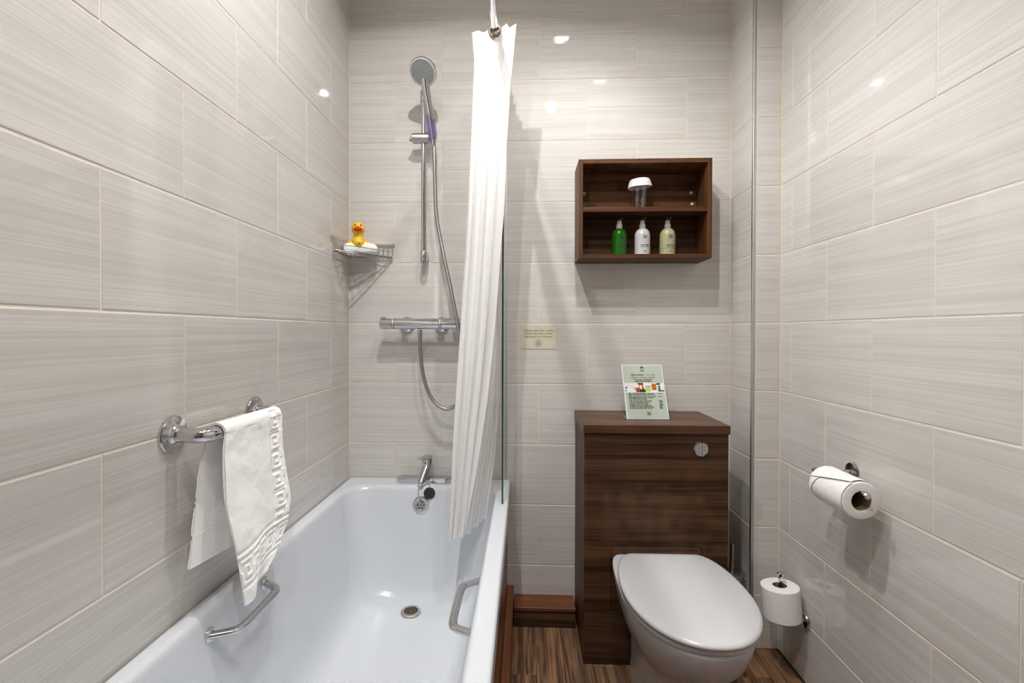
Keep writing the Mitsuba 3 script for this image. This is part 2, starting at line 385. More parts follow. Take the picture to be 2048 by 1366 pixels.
# boxed-in pipe skirting along the back wall
struct('baseboard_back', cbox(.699, .944, -.098, -.003, .001, .066, .001), 'mat_wood_front', 'boxed wooden skirting between bathtub and toilet unit')
part('baseboard_back', 'capping', cbox(.699, .944, -.104, -.003, .067, .081, .0015), 'mat_wood_red', label='reddish wooden capping board')

# ------------------------------------------------------------------ ceiling lamps
for k, (x, y, L, dep) in enumerate(DOWN):
    place = ['above the middle of the bathtub', 'nearest to the back wall', 'in the middle of the ceiling', 'in front of the toilet', 'behind the camera on the bathtub side', 'behind the camera on the right'][k]
    t = thing('downlight', f'round white ceiling spotlight {place}', 'ceiling light', 'small ceiling spotlights')
    u = np.linspace(0, 2 * np.pi, 24, endpoint=False); j = np.arange(24); rl = .0100
    if dep > 0:
        part(t, 'bezel', lathe([(.0385, 0), (.052, 0), (.050, -.003), (.044, -.005), (.0395, -.004), (.0385, 0)], (x, y, CEIL - .0005), n=36, cap=False), 'mat_light_plastic', 40)
        part(t, 'can', lathe([(.0385, -.002), (.0385, dep + .02), (.002, dep + .0205)], (x, y, CEIL), n=36, cap=False), 'mat_light_plastic', 40)
        o, ax = np.array([x, y, CEIL + dep]), (0, 0, -1)
    else:
        ax = np.array(AIM) / np.linalg.norm(AIM); o = np.array([x, y, CEIL + dep])
        part(t, 'ceiling_rose', lathe([(.050, 0), (.050, -.008), (.045, -.014), (.010, -.018)], (x, y - .02, CEIL - .0005), n=36), 'mat_chrome', 40)
        part(t, 'stem', tube([(x, y - .02, CEIL - .016), (x, y - .025, CEIL - .03), o - ax * .03], .006, 14), 'mat_chrome', 50)
        part(t, 'head', lathe([(.004, -.048), (.018, -.045), (.023, -.036), (.0255, .030), (.0240, .030), (.0215, -.002), (.002, -.0022)], o, ax, n=36), 'mat_chrome', 40)
    p_, q_, d_ = axis_frame(ax)
    V = np.vstack([o + rl * (np.cos(u)[:, None] * p_ + np.sin(u)[:, None] * q_), [o]])
    part(t, 'lamp', trimesh.Trimesh(V, np.stack([np.full(24, 24), j, (j + 1) % 24], 1), process=False), 'mat_light_plastic', emitter={'type': 'area', 'radiance': rgb(*(LAMP_RGB * L))})

# ------------------------------------------------------------------ bathtub
def rrect(x0, x1, y0, y1, r, z, n=14):
    out = []
    for cx, cy, a0 in ((x1 - r, y1 - r, 0), (x0 + r, y1 - r, 90), (x0 + r, y0 + r, 180), (x1 - r, y0 + r, 270)):
        for a in np.radians(np.linspace(a0, a0 + 90, n)): out.append((cx + r * np.cos(a), cy + r * np.sin(a), z))
    return np.array(out)
tub = thing('bathtub', 'white bathtub along the left tiled wall with chrome grab handles', 'bathtub')
BR = [(.003, .683, -1.68, -.003, .010, .512), (.003, .683, -1.68, -.003, .010, .549), (.0045, .6815, -1.678, -.0045, .011, .5555), (.009, .677, -1.674, -.008, .012, .5595), (.016, .671, -1.668, -.012, .014, .5605),
      (.032, .641, -1.64, -.100, .085, .5605), (.040, .635, -1.63, -.108, .088, .5590), (.046, .630, -1.62, -.114, .09, .5535), (.050, .627, -1.612, -.119, .092, .543),
      (.058, .621, -1.59, -.128, .10, .50), (.070, .611, -1.555, -.138, .105, .43), (.085, .596, -1.51, -.155, .11, .35), (.100, .581, -1.46, -.172, .115, .27), (.110, .571, -1.43, -.184, .12, .225),
      (.124, .557, -1.39, -.198, .12, .193), (.144, .537, -1.35, -.212, .12, .173), (.170, .511, -1.31, -.228, .115, .1635), (.20, .48, -1.27, -.245, .10, .1605), (.26, .42, -1.1, -.262, .07, .159), (.31, .352, -.9, -.28, .015, .158)]
m = loft([rrect(*r) for r in BR], False, True)
part(tub, 'body', m, 'mat_white', True)
def drain_fitting(name, o, ax, r, holes, label):
    k = part(tub, name, lathe([(r, -.001), (r, .0018), (r * .96, .0032), (r * .74, .0040), (r * .66, .0030), (r * .62, .0012)], o, ax, n=40, cap=False), 'mat_steel' if not holes else 'mat_chrome', 40, label=label)
    u, v, d = axis_frame(ax)
    part(k, 'strainer', lathe([(r * .63, .0004), (r * .63, .0013)], o, ax, n=32), 'mat_steel' if holes else 'mat_brass_dark', 30)
    if not holes: part(k, 'throat', lathe([(r * .70, .0036), (r * .66, .0031), (r * .62, .0013)], o, ax, n=32, cap=False), 'mat_black', 40)
    part(k, 'outlet_holes', cat([lathe([(.0036, .0012), (.0036, .0017)], np.array(o) + .0122 * (np.cos(a) * u + np.sin(a) * v), ax, n=14) for a in np.linspace(0, 2 * np.pi, 6, endpoint=False)]), 'mat_black', kind='stuff')
    if holes: part(k, 'screw', lathe([(.0045, .0012), (.0042, .0026), (.002, .0030)], o, ax, n=18), 'mat_brass', 30)
drain_fitting('waste_outlet', np.array([.331, -.290, .1615]), (0, 0, 1), .0365, False, 'round chrome plughole in the floor of the bathtub')
oax = np.array([0, -1, .13])
drain_fitting('overflow', np.array([.333, -.1305, .492]), oax, .0325, True, 'round chrome overflow with six holes')
for s, X in ((1, .0585), (-1, .6235)):
    y0, y1, z = (-1.005, -.775, .512)
    if s < 0: y0, y1, z = -.955, -.715, .500
    p = rounded([(X - s * .004, y0, z), (X + s * .046, y0 + .028, z - .002), (X + s * .050, y0 + .06, z - .003), (X + s * .050, y1 - .06, z - .003), (X + s * .046, y1 - .028, z - .002), (X - s * .004, y1, z)], .03)
    hk = part(tub, 'grab_handle', tube(p, .0105, 16, sx=1.0, sy=.75), 'mat_chrome', 50, label='curved chrome grab handle')
    for y in (y0, y1): part(hk, 'mounting_foot', lathe([(.016, -.004), (.016, .002), (.0125, .005)], (X - s * .001, y + (.004 if y == y0 else -.004), z), (s, 0, 0), n=24), 'mat_chrome', 40)

part(tub, 'side_panel', cbox(.655, .669, -1.68, -.004, .001, .511, .0012), 'mat_wood_red_y', label='brown wooden side panel')
part(tub, 'plinth', cbox(.670, .697, -1.68, -.004, .001, .118, .0015), 'mat_wood_red_y')

# ------------------------------------------------------------------ bath mixer tap and plug
tap = thing('bath_tap', 'chrome single lever mixer tap on the back rim of the bathtub', 'tap')
zr = .5612
plate = extrude(LineString([(.245, 0), (.416, 0)]).buffer(.0265), .018); plate.vertices += np.array([0, -.058, zr])
cap_ = extrude(LineString([(.245, 0), (.416, 0)]).buffer(.0235), .003); cap_.vertices += np.array([0, -.058, zr + .018])
part(tap, 'base_plate', cat([plate, cap_]), 'mat_chrome', 35)
part(tap, 'body', spheres((.343, -.055, zr + .015, .027), (.343, -.055, zr + .066, .0205), (.332, -.104, zr + .016, .0150), (.329, -.112, zr + .011, .0135), n=3), 'mat_chrome', True)
part(tap, 'collar', lathe([(.0200, 0), (.0222, .002), (.0222, .024), (.0205, .028)], (.343, -.055, zr + .068), n=32), 'mat_chrome', 40)
lev = spheres((.343, -.050, zr + .101, .0205), (.343, -.062, zr + .100, .019), (.322, -.090, zr + .1000, .006), (.311, -.094, zr + .0995, .005), n=3)
lev.vertices[:, 2] = zr + .1005 + (lev.vertices[:, 2] - zr - .101) * .40
part(tap, 'lever', lev, 'mat_chrome', True)
part(tap, 'temperature_dot', lathe([(.0035, 0), (.0035, .0012)], (.339, -.0772, zr + .082), (-.15, -1, 0), n=14), 'mat_black', 30)
part(tap, 'aerator', lathe([(.0105, -.004), (.0105, .004)], (.329, -.112, zr - .001), n=24), 'mat_steel', 30)

plug = thing('bath_plug', 'black rubber bath plug hanging under the tap on its chain', 'plug')
pc = np.array([.3655, -.124, .537])
part(plug, 'stopper', lathe([(.0195, -.006), (.0215, -.003), (.0225, .002), (.0205, .005), (.010, .0055), (.0095, .0035), (.002, .0035)], pc, (.05, -1, .16), n=36), 'mat_rubber', 40, label='round black rubber stopper')
ch = np.vstack([spline([(.3655, -.124, .558), (.366, -.115, .572), (.358, -.100, .580), (.345, -.096, .574), (.327, -.115, .567), (.321, -.128, .548), (.324, -.133, .530), (.329, -.136, .512)], 44)])
part(plug, 'chain', cat([trimesh.creation.icosphere(subdivisions=1, radius=.0019).apply_translation(p) for p in ch]), 'mat_steel', True, label='thin ball chain')
part(plug, 'chain_clip', spheres((.329, -.137, .514, .0035), (.331, -.138, .506, .0045)), 'mat_chrome', True)

# ------------------------------------------------------------------ shower
rail = thing('shower_riser_rail', 'vertical chrome shower rail with sliding holder on the back wall', 'shower rail')
RX, RY = .3275, -.055
part(rail, 'rail', tube([(RX, RY, 1.470), (RX, RY, 1.8), (RX, RY, 2.148)], .0105, 24), 'mat_chrome', 50)
for z in (1.480, 2.128):
    part(rail, 'wall_bracket', hull(np.vstack([lathe([(.0135, -.022), (.0135, .022)], (RX, RY, z), n=24).vertices, lathe([(.0115, 0), (.0115, .002)], (RX, -.001, z), (0, -1, 0), n=20).vertices])), 'mat_chrome', 35)
sl = part(rail, 'slider', lathe([(.012, -.040), (.019, -.038), (.0205, -.034), (.0205, .034), (.018, .036)], (RX - .006, RY - .008, 1.957), (1, 0, 0), n=32), 'mat_steel', 40, label='brushed metal slider')
part(sl, 'clamp_knob', lathe([(.007, 0), (.009, -.004), (.008, -.009), (.003, -.011)], (RX - .046, RY - .010, 1.952), (1, 0, 0), n=20), 'mat_chrome', 40)
ca = np.array([.372, -.092, 1.965]); cb = np.array([.360, -.100, 2.035])
part(sl, 'handset_clip', cat([tube([ca + (0, 0, -.025), ca, cb], [.0155, .0165, .0175], 20, cap=False), cbox(.352, .366, -.098, -.060, 1.940, 1.985, .003)]), 'mat_purple', 40, label='translucent lilac clip')

hs = thing('hand_shower', 'round chrome hand shower with grey spray face in its holder', 'shower head')
hn = np.array([-.17, -.80, -.72]); hn /= np.linalg.norm(hn)
hc = np.array([.3475, -.170, 2.166])
hb = hc - hn * .024
part(hs, 'head_shell', lathe([(.012, -.040), (.030, -.034), (.046, -.020), (.0525, -.006), (.0535, .001), (.0515, .005)], hc - hn * .004, hn, n=48), 'mat_chrome', 50)
part(hs, 'spray_ring', lathe([(.0515, 0), (.0510, .003), (.0462, .0042), (.0458, .002)], hc, hn, n=48, cap=False), 'mat_light_plastic', 40, label='pale plastic rim')
part(hs, 'spray_face', lathe([(.0460, 0), (.0460, .0020), (.040, .0030)], hc, hn, n=48), 'mat_grey_plastic', 40, label='grey spray plate')
u_, v_, d_ = axis_frame(hn); dots = []
for R_, k in ((.004, 3), (.0125, 8), (.020, 14), (.0275, 20), (.0345, 26), (.0405, 30)):
    for j in range(k):
        a = 2 * np.pi * (j + .5 * (k % 3)) / k
        dots.append(lathe([(.0014, .0015), (.0011, .0042)], hc + R_ * (np.cos(a) * u_ + np.sin(a) * v_), hn, n=7))
part(hs, 'nozzles', cat(dots), 'mat_nozzle', 30, kind='stuff')
hp = spline([hc - hn * .030 + (0, 0, -.012), (.3525, -.128, 2.115), (.361, -.108, 2.05), (.3715, -.092, 1.965), (.3735, -.089, 1.945)], 24)
part(hs, 'handle', tube(hp, np.interp(np.linspace(0, 1, 24), [0, .2, .5, .8, 1], [.020, .0165, .0145, .0135, .0125]), 22), 'mat_chrome', 50)

hose = thing('shower_hose', 'long grey metal shower hose looping down to the mixer valve', 'hose')
hpts = [(.3738, -.0885, 1.943), (.3755, -.086, 1.90), (.378, -.078, 1.78), (.383, -.070, 1.645), (.407, -.068, 1.505), (.447, -.082, 1.325), (.482, -.098, 1.150), (.502, -.100, 1.020), (.497, -.095, .935), (.470, -.088, .884), (.425, -.084, .864), (.380, -.082, .888), (.347, -.080, .945), (.324, -.077, 1.040), (.317, -.074, 1.130), (.317, -.073, 1.165)]
hq = spline(hpts, 420)
part(hose, 'hose', tube(hq, .0072 + .00035 * np.cos(np.arange(420) * np.pi), 14), 'mat_hose', True)
part(hose, 'nut', lathe([(.0085, 0), (.0105, .004), (.0105, .024), (.0085, .030)], (.317, -.073, 1.152), n=24), 'mat_chrome', 40)
part(hose, 'cone_nut', tube([hq[0] + (0, 0, .004), hq[6], hq[14]], [.0105, .0105, .0082], 20), 'mat_chrome', 40)

va = thing('shower_valve', 'chrome bar thermostatic shower valve on the back wall above the tap', 'shower valve')
VY, VZ = -.073, 1.206
def barx(x0, x1, r, c=.003): return lathe([(r - c, 0), (r, c), (r, x1 - x0 - c), (r - c, x1 - x0)], (x0, VY, VZ), (1, 0, 0), n=40)
part(va, 'body', barx(.212, .398, .0215), 'mat_chrome', 40)
for x0, x1 in ((.206, .2125), (.3975, .404)): part(va, 'stop_ring', barx(x0, x1, .0222, .001), 'mat_alu', 40)
for x0, x1 in ((.156, .2065), (.4035, .490)):
    k = part(va, 'control_knob', barx(x0, x1, .0220), 'mat_chrome', 40)
    part(k, 'stop_lever', cbox(x0 + (.002 if x0 < .3 else .05), x0 + (.020 if x0 < .3 else .07), VY - .012, VY + .012, VZ + .018, VZ + .0265, .003), 'mat_chrome')
part(va, 'hot_mark', lathe([(.0022, 0), (.0022, .0008)], (.401, VY - .0195, VZ + .0105), (0, -1, .5), n=12), 'mat_red', label='red hot mark')
for x in (.2475, .3945):
    k = part(va, 'wall_plate', lathe([(.0335, 0), (.0335, .003), (.029, .010), (.020, .016)], (x, -.001, VZ - .003), (0, -1, 0), n=36), 'mat_chrome', 40)
    part(k, 'inlet_stub', lathe([(.014, 0), (.014, .05)], (x, -.012, VZ - .002), (0, -1, 0), n=24), 'mat_chrome', 40)

# ------------------------------------------------------------------ curtain rail, curtain, glass screen
CX, CZ = .636, 2.203
GX, gy, gz0, gz1 = .662, -.303, .562, 1.966
cr = thing('curtain_rail', 'chrome shower curtain rail running above the bath edge', 'curtain rail')
part(cr, 'rail', tube([(CX, -.004, CZ), (CX, -1.2, CZ), (CX, YF + .004, CZ)], .0125, 24), 'mat_chrome', 50)
for y, s in ((-.001, -1), (YF + .001, 1)): part(cr, 'wall_flange', lathe([(.03, 0), (.03, .004), (.016, .012)], (CX, y, CZ), (0, s, 0), n=32), 'mat_chrome', 40)

cu = thing('shower_curtain', 'white fabric shower curtain gathered on the rail beside the glass screen', 'curtain')
NP, NV = 7, 170
zt, zb = 2.216, .455
tz = np.linspace(0, 1, NV)
zz = zt + (zb - zt) * tz
Lf = np.interp(zz, [.45, .935, 1.46, 1.843, 2.10, 2.25], [.474, .504, .538, .556, .566, .556])
Rf = np.interp(zz, [.45, .70, .935, 1.11, 1.46, 1.63, 1.83, 2.05, 2.20, 2.26], [.592, .628, .650, .656, .663, .669, .676, .690, .706, .712])       # front pleat
Rb = np.interp(zz, [.45, .70, .935, 1.46, 1.90, 1.99, 2.20, 2.26], [.594, .626, .643, .652, .653, .654, .664, .668])        # pleats behind the end of the glass
verts, colsN = [], 0
ks = None
for i, z in enumerate(zz):
    t = tz[i]; ctl = []
    sp = np.clip((t - .20) / .80, 0, 1) ** 1.25
    ya, yb = -.352 + .014 * t, -.060 - .118 * t
    for j in range(NP):
        f = j / (NP - 1)
        Rj = Rf[i] if j < 1 else Rb[i]
        span = Rj - Lf[i]
        l = Lf[i] + span * .70 * sp * f ** .85 + (.010 * ((j * 5) % 4) / 3 if j else 0) * (1 - sp)
        r = min(l + span * ((1 - .70 * sp) - .08 * ((j * 7) % 3) / 2 * (1 - sp)), Rj) if j else l + span * (1 - .50 * sp)
        y = ya + (yb - ya) * f; dy = (yb - ya) / (NP - 1) * .5
        if j == 0:
            q_ = .45 + .55 * min(1, t / .25); ctl += [(l, y - .010 * q_)] + [(l + fr_ * (r - l), y + of_ * q_) for fr_, of_ in ((.13, -.012), (.27, .008), (.45, -.009), (.60, .010), (.76, -.010), (.88, .003))]
        else: ctl += [(l, y + .003), (l + .72 * (r - l), y - .007 * sp + dy * .25)]
        ctl += [(r, y + dy * .95)]
    ctl = np.array(ctl)
    n_ = len(ctl); s = np.linspace(0, n_ - 1, 270)
    P = 0.8 * CubicSpline(np.arange(n_), ctl)(s) + 0.2 * np.stack([np.interp(s, np.arange(n_), ctl[:, k]) for k in (0, 1)], 1)
    colsN = len(s)
    nx = meshkit.noise(np.stack([s * 1.1, np.full_like(s, t * 4), s * 0], 1), 3) - .5
    ny = meshkit.noise(np.stack([s * 1.9, np.full_like(s, t * 5), s * 0 + 5], 1), 4) - .5
    P[:, 0] = np.minimum(P[:, 0] + nx * .006 * (.3 + t), np.where(s < 8, Rf[i], Rb[i]) + .0008); P[:, 1] += ny * .012 * (.3 + t)
    P[s < 7.6, 1] = np.minimum(P[s < 7.6, 1], gy - .010)
    edge = (meshkit.noise(np.stack([s * 1.7, s * 0, s * 0 + 9], 1), 6) - .5)
    zrow = z + edge * (.022 * np.clip((t - .9) / .1, 0, 1) + .016 * (t < .03)) + .013 * (1 - t) ** 12 * (P[:, 0] - CX) / .07
    verts.append(np.stack([P[:, 0], P[:, 1], zrow], 1))
verts = np.array(verts)
part(cu, 'fabric', trimesh.Trimesh(verts.reshape(-1, 3), grid_faces(NV, colsN, False), process=False), 'mat_curtain', True)
# hems: left seam with stitches and the bottom hem
def strip(edge, inner, off):
    E, I = np.asarray(edge), np.asarray(inner); k = len(E)
    return trimesh.Trimesh(np.vstack([E, I]) + np.array(off), np.vstack([np.stack([np.arange(k - 1), np.arange(1, k), np.arange(k + 1, 2 * k)], 1), np.stack([np.arange(k - 1), np.arange(k + 1, 2 * k), np.arange(k, 2 * k - 1)], 1)]), process=False)
part(cu, 'side_hem', strip(verts[:, 0], verts[:, 11], (0, -.0015, 0)), 'mat_curtain', True, label='stitched side hem')
part(cu, 'hem_stitches', cat([spheres((*(verts[i, 11] + (-.0005, -.003, .003)), .0012), (*(verts[i, 11] + (.0005, -.003, -.003)), .0012), n=1) for i in range(6, NV - 3)]), 'mat_curtain', True, kind='stuff')
for j in range(NP):
    i0 = 3; row = verts[i0]; seg = (row[:, 1] > -.35 + j * .0455 - .02) & (row[:, 1] < -.35 + j * .0455 + .03)
    yj = -.366 + j * .0480
    part(cu, 'eyelet', torus(.0180, .0045, (CX, yj, CZ - .006), (.10, 1, .12), 36, 10), 'mat_brass', True, label='brass eyelet')

gs = thing('bath_screen', 'narrow fixed glass bath screen beside the shower curtain', 'glass screen')
GX, gy, gz0, gz1 = .662, -.303, .562, 1.966
pane = trimesh.Trimesh(np.array([[GX, -.006, gz0 + .002], [GX, gy + .003, gz0 + .002], [GX, gy + .003, gz1 - .003], [GX, -.006, gz1 - .003]]), [[0, 1, 2], [0, 2, 3]], process=False)
part(gs, 'pane', pane, 'mat_glass')
part(gs, 'front_edge', cbox(GX - .0028, GX + .0028, gy, gy + .004, gz0, gz1, .0008), 'mat_glass_edge', label='dark green polished edge')
part(gs, 'top_edge', cbox(GX - .0028, GX + .0028, gy + .004, -.006, gz1 - .004, gz1, .0008), 'mat_glass_edge')
part(gs, 'wall_channel', cbox(GX - .0035, GX + .0035, -.007, -.001, gz0, gz1, .001), 'mat_alu', label='slim metal wall channel')

# ------------------------------------------------------------------ corner basket, flannel, duck
bk = thing('corner_basket', 'chrome wire soap basket in the tiled corner above the bath', 'wire basket')
zt_, zb_ = 1.536, 1.482
part(bk, 'top_rail', tube(rounded([(.012, -.200, zt_), (.012, -.006, zt_ + .002), (.192, -.008, zt_)], .02), .0036, 12), 'mat_chrome', 50)
fr = spline([(.012, -.192, zb_), (.050, -.170, zb_), (.105, -.118, zb_), (.150, -.060, zb_), (.186, -.010, zb_)], 40)
part(bk, 'front_band', tube(fr, .0042, 10, sx=.5, sy=1.4), 'mat_chrome', 50)
part(bk, 'rear_wire', tube(rounded([(.010, -.192, zb_), (.010, -.008, zb_), (.186, -.010, zb_)], .02), .0022, 10), 'mat_chrome', 50)
fm = fr + np.array([.002, -.002, .024])
part(bk, 'front_wire', tube(fm, .0014, 8), 'mat_chrome', 50)
for a in (.02, .33, .66, .98):
    y = -.196 + a * .06
    part(bk, 'upright', tube(rounded([(.012, y, zt_), (.013, y - .001, zb_ + .01), (.016, y, zb_)], .01), .0019, 8), 'mat_chrome', 50)
for a in (.0, .30, .62, .93):
    x = .186 - a * .062
    part(bk, 'upright', tube(rounded([(x, -.008, zt_), (x, -.009, zb_ + .01), (x, -.012, zb_)], .01), .0019, 8), 'mat_chrome', 50)
for k in range(3, 36, 4):
    q = fr[k]; part(bk, 'floor_wire', tube([q, (q * .5 + np.array([.005, -.005, zb_]) * .5), (max(.010, q[0] - .10) if q[1] > -.1 else .010, max(q[1] - 0, -.19) if False else min(-.010, q[1] + .10) if q[0] < .1 else -.010, zb_)], .0015, 8), 'mat_chrome', 50)
for o, d in (((.004, -.196, zt_), (1, 0, 0)), ((.188, -.004, zt_), (0, -1, 0))):
    part(bk, 'wall_fixing', lathe([(.006, -.004), (.006, .006), (.004, .008)], o, d, n=18), 'mat_chrome', 40)

fl = thing('face_flannel', 'folded white flannel under the yellow rubber duck', 'flannel')
fm_ = rbox(-.067, .067, -.042, .036, 0, .047, .020, 3)
fm_ = fm_.subdivide().subdivide() if len(fm_.vertices) < 2000 else fm_
v = np.array(fm_.vertices); v[:, 2] += .012 * np.exp(-((v[:, 0]) / .03) ** 2) * (v[:, 2] > .02) + .006 * (v[:, 2] > .02) * (v[:, 1] / .03)
v += (meshkit.noise(v * 60, 5) - .5)[:, None] * .005
fm_.vertices = v @ Rot.from_euler('z', 24, degrees=True).as_matrix().T + np.array([.072, -.066, 1.4850])
put(fl, fm_, 'mat_terry', True) if False else None
used.discard(fl); put(fl, fm_, 'mat_terry', True, uv=v[:, :2])

dk = thing('rubber_duck', 'small yellow rubber duck with red beak in the wire basket', 'toy duck')
def blob(parts_, res=.0022, it=6):
    s = trimesh.creation.icosphere(subdivisions=3, radius=1.0)
    M = m3.Manifold()
    for p in parts_:
        h_ = spheres(*p, n=3); M = M + m3.Manifold(m3.Mesh(np.asarray(h_.vertices, np.float32), np.asarray(h_.faces, np.uint32)))
    M = M.refine_to_length(res); g = M.to_mesh()
    t = trimesh.Trimesh(g.vert_properties[:, :3], g.tri_verts, process=True)
    trimesh.smoothing.filter_taubin(t, iterations=it * 3); return t
DR = Rot.from_euler('z', 17, degrees=True).as_matrix() * 1.14       # the duck looks along -y, turned towards the camera
D0 = np.array([.066, -.078, 1.5015])
def dput(m): m = m.copy(); m.vertices = m.vertices @ DR.T + D0; return m
db = blob([[(0, 0, .018, .026), (0, .022, .020, .024)], [(-.022, .004, .022, .019), (.022, .004, .022, .019)], [(0, -.010, .022, .024), (0, -.004, .052, .014)], [(0, .03, .030, .015), (0, .05, .046, .005)],
           [(-.028, .006, .026, .012), (-.026, .034, .032, .006)], [(.028, .006, .026, .012), (.026, .034, .032, .006)]])
hd = blob([[(0, -.008, .046, .016), (0, -.008, .062, .017)], [(0, -.010, .074, .0225), (0, -.006, .077, .0225)]])
part(dk, 'body', dput(cat([db, hd])), 'mat_duck', True)
bk_ = blob([[(-.011, -.030, .0705, .0042), (.011, -.030, .0705, .0042), (0, -.041, .0695, .0040), (0, -.030, .0765, .0055)], [(-.009, -.030, .0665, .0032), (.009, -.030, .0665, .0032), (0, -.038, .0650, .0034)]], .0014, 3)
part(dk, 'beak', dput(bk_), 'mat_beak', True, label='red beak')
for s in (-1, 1):
    part(dk, 'eye', dput(spheres((s * .0098, -.0285, .0835, .0021), (s * .0098, -.0290, .0855, .0021))), 'mat_black', True, label='small black eye')
em = emblem(.0055, 0, 0, .0006); part(dk, 'breast_mark', dput(placed(em, (.004, -.0372, .020), (1, 0, 0), (0, .22, 1))), 'mat_ink_brown', label='small round printed mark')

# ------------------------------------------------------------------ curtain notice
nt = thing('wall_notice', 'small beige sign about keeping the curtain inside the bath, on the tiles', 'sign')
part(nt, 'plate', cbox(.721, .872, -.0022, -.0003, 1.1035, 1.2005, .0005), 'mat_sign')
let = [text_at(s, .0072, .797, y, .0003, True, w) for s, y, w in (('Please keep the curtain', 1.1765, .122), ('inside the bath whilst', 1.1640, .114), ('enjoying your shower', 1.1515, .114))]
part(nt, 'lettering', placed(cat(let), (0, -.0022, 0), (1, 0, 0), (0, 0, 1)), 'mat_ink_brown', label='brown lettering')
part(nt, 'emblem', placed(emblem(.0150, .797, 1.1265), (0, -.0022, 0), (1, 0, 0), (0, 0, 1)), 'mat_ink_brown', label='round flower emblem')

# ------------------------------------------------------------------ wall cabinet and its contents
cb_ = thing('wall_shelf_unit', 'open dark wood box shelf with two compartments on the back wall', 'shelf unit')
cx0, cx1, cy, cz0, cz1 = .945, 1.4485, -.147, 1.456, 1.8355
part(cb_, 'side_panel', cbox(cx0, cx0 + .0165, cy, -.002, cz0, cz1, .0008), 'mat_wood_upright')
part(cb_, 'side_panel', cbox(cx1 - .0165, cx1, cy, -.002, cz0, cz1, .0008), 'mat_wood_upright')
part(cb_, 'top_panel', cbox(cx0 + .0167, cx1 - .0167, cy, -.002, cz1 - .0165, cz1, .0008), 'mat_wood_cabinet')
bt = part(cb_, 'bottom_panel', cbox(cx0 + .0167, cx1 - .0167, cy, -.002, cz0, cz0 + .0165, .0008), 'mat_wood_cabinet')
part(cb_, 'shelf', cbox(cx0 + .0167, cx1 - .0167, cy + .002, -.010, 1.6345, 1.6535, .0008), 'mat_wood_cabinet')
part(cb_, 'back_panel', cbox(cx0 + .0167, cx1 - .0167, -.012, -.003, cz0 + .0167, cz1 - .0167, .0005), 'mat_wood_cabinet')
for z0, z1 in ((1.6537, 1.704), (1.4727, 1.523)):
    part(cb_, 'fixing_rail', cbox(cx0 + .0169, cx1 - .0169, -.026, -.0122, z0, z1, .0008), 'mat_wood_cabinet')
for p, mt in (((1.414, -.0265, 1.692), 'c'), ((1.414, -.0125, 1.741), 'c')):
    part(cb_, 'screw_cover', lathe([(.0062, 0), (.0062, .001), (.005, .0022)], p, (0, -1, 0), n=20), 'mat_cap_cream', 40, label='cream plastic screw cover')
part(cb_, 'screw_cover', lathe([(.0072, 0), (.0072, .0012), (.0055, .0028)], (cx0 + .0365, -.0125, 1.742), (0, -1, 0), n=20), 'mat_cap_cream', 40, label='cream plastic screw cover')
part(cb_, 'screw_hole', lathe([(.0052, 0), (.0052, .0006)], (cx0 + .0365, -.0264, 1.690), (0, -1, 0), n=18), 'mat_black', label='uncovered dark screw hole')
for x, y in ((.985, -.125), (.985, -.06), (1.405, -.125), (1.405, -.06)):
    part(bt, 'dowel_hole', lathe([(.0052, 0), (.0052, .0006)], (x, y, cz0 + .0001), (0, 0, -1), n=18), 'mat_black')

cp = thing('plastic_tumbler', 'clear plastic tumbler on the upper compartment of the shelf', 'tumbler')
part(cp, 'wall', shell([(.0255, .002), (.0268, .006), (.030, .060), (.0335, .112), (.0342, .113)], (1.193, -.078, 1.654), n=40), 'mat_cup', True)
part(cp, 'base', lathe([(.0255, .0005), (.0255, .0035)], (1.193, -.078, 1.654), n=40), 'mat_cup', 40)
cv = thing('cup_cover', 'white paper cap covering the clear tumbler', 'paper cover')
a_ = np.linspace(0, 2 * np.pi, 96, endpoint=False)
rg = []
for r_, h_, w_ in ((.004, .0325, 0), (.026, .0335, 0), (.0365, .0305, .0004), (.0410, .0225, .0005), (.0440, .0090, .0009), (.0462, .000, .0012), (.0455, .0005, .0012), (.0425, .010, .0006), (.0385, .0215, .0005), (.030, .0285, 0), (.004, .029, 0)):
    rr = r_ + w_ * np.sin(a_ * 24); rg.append(np.stack([rr * np.cos(a_), rr * np.sin(a_), h_ + .003 * w_ / .003 * np.sin(a_ * 2 + 1)], 1))
cm = loft(rg, True, True); cm.vertices = cm.vertices @ Rot.from_euler('yx', (-5, 4), degrees=True).as_matrix().T + np.array([1.193, -.078, 1.7455])
used.discard(cv); put(cv, cm, 'mat_tissue', 50)

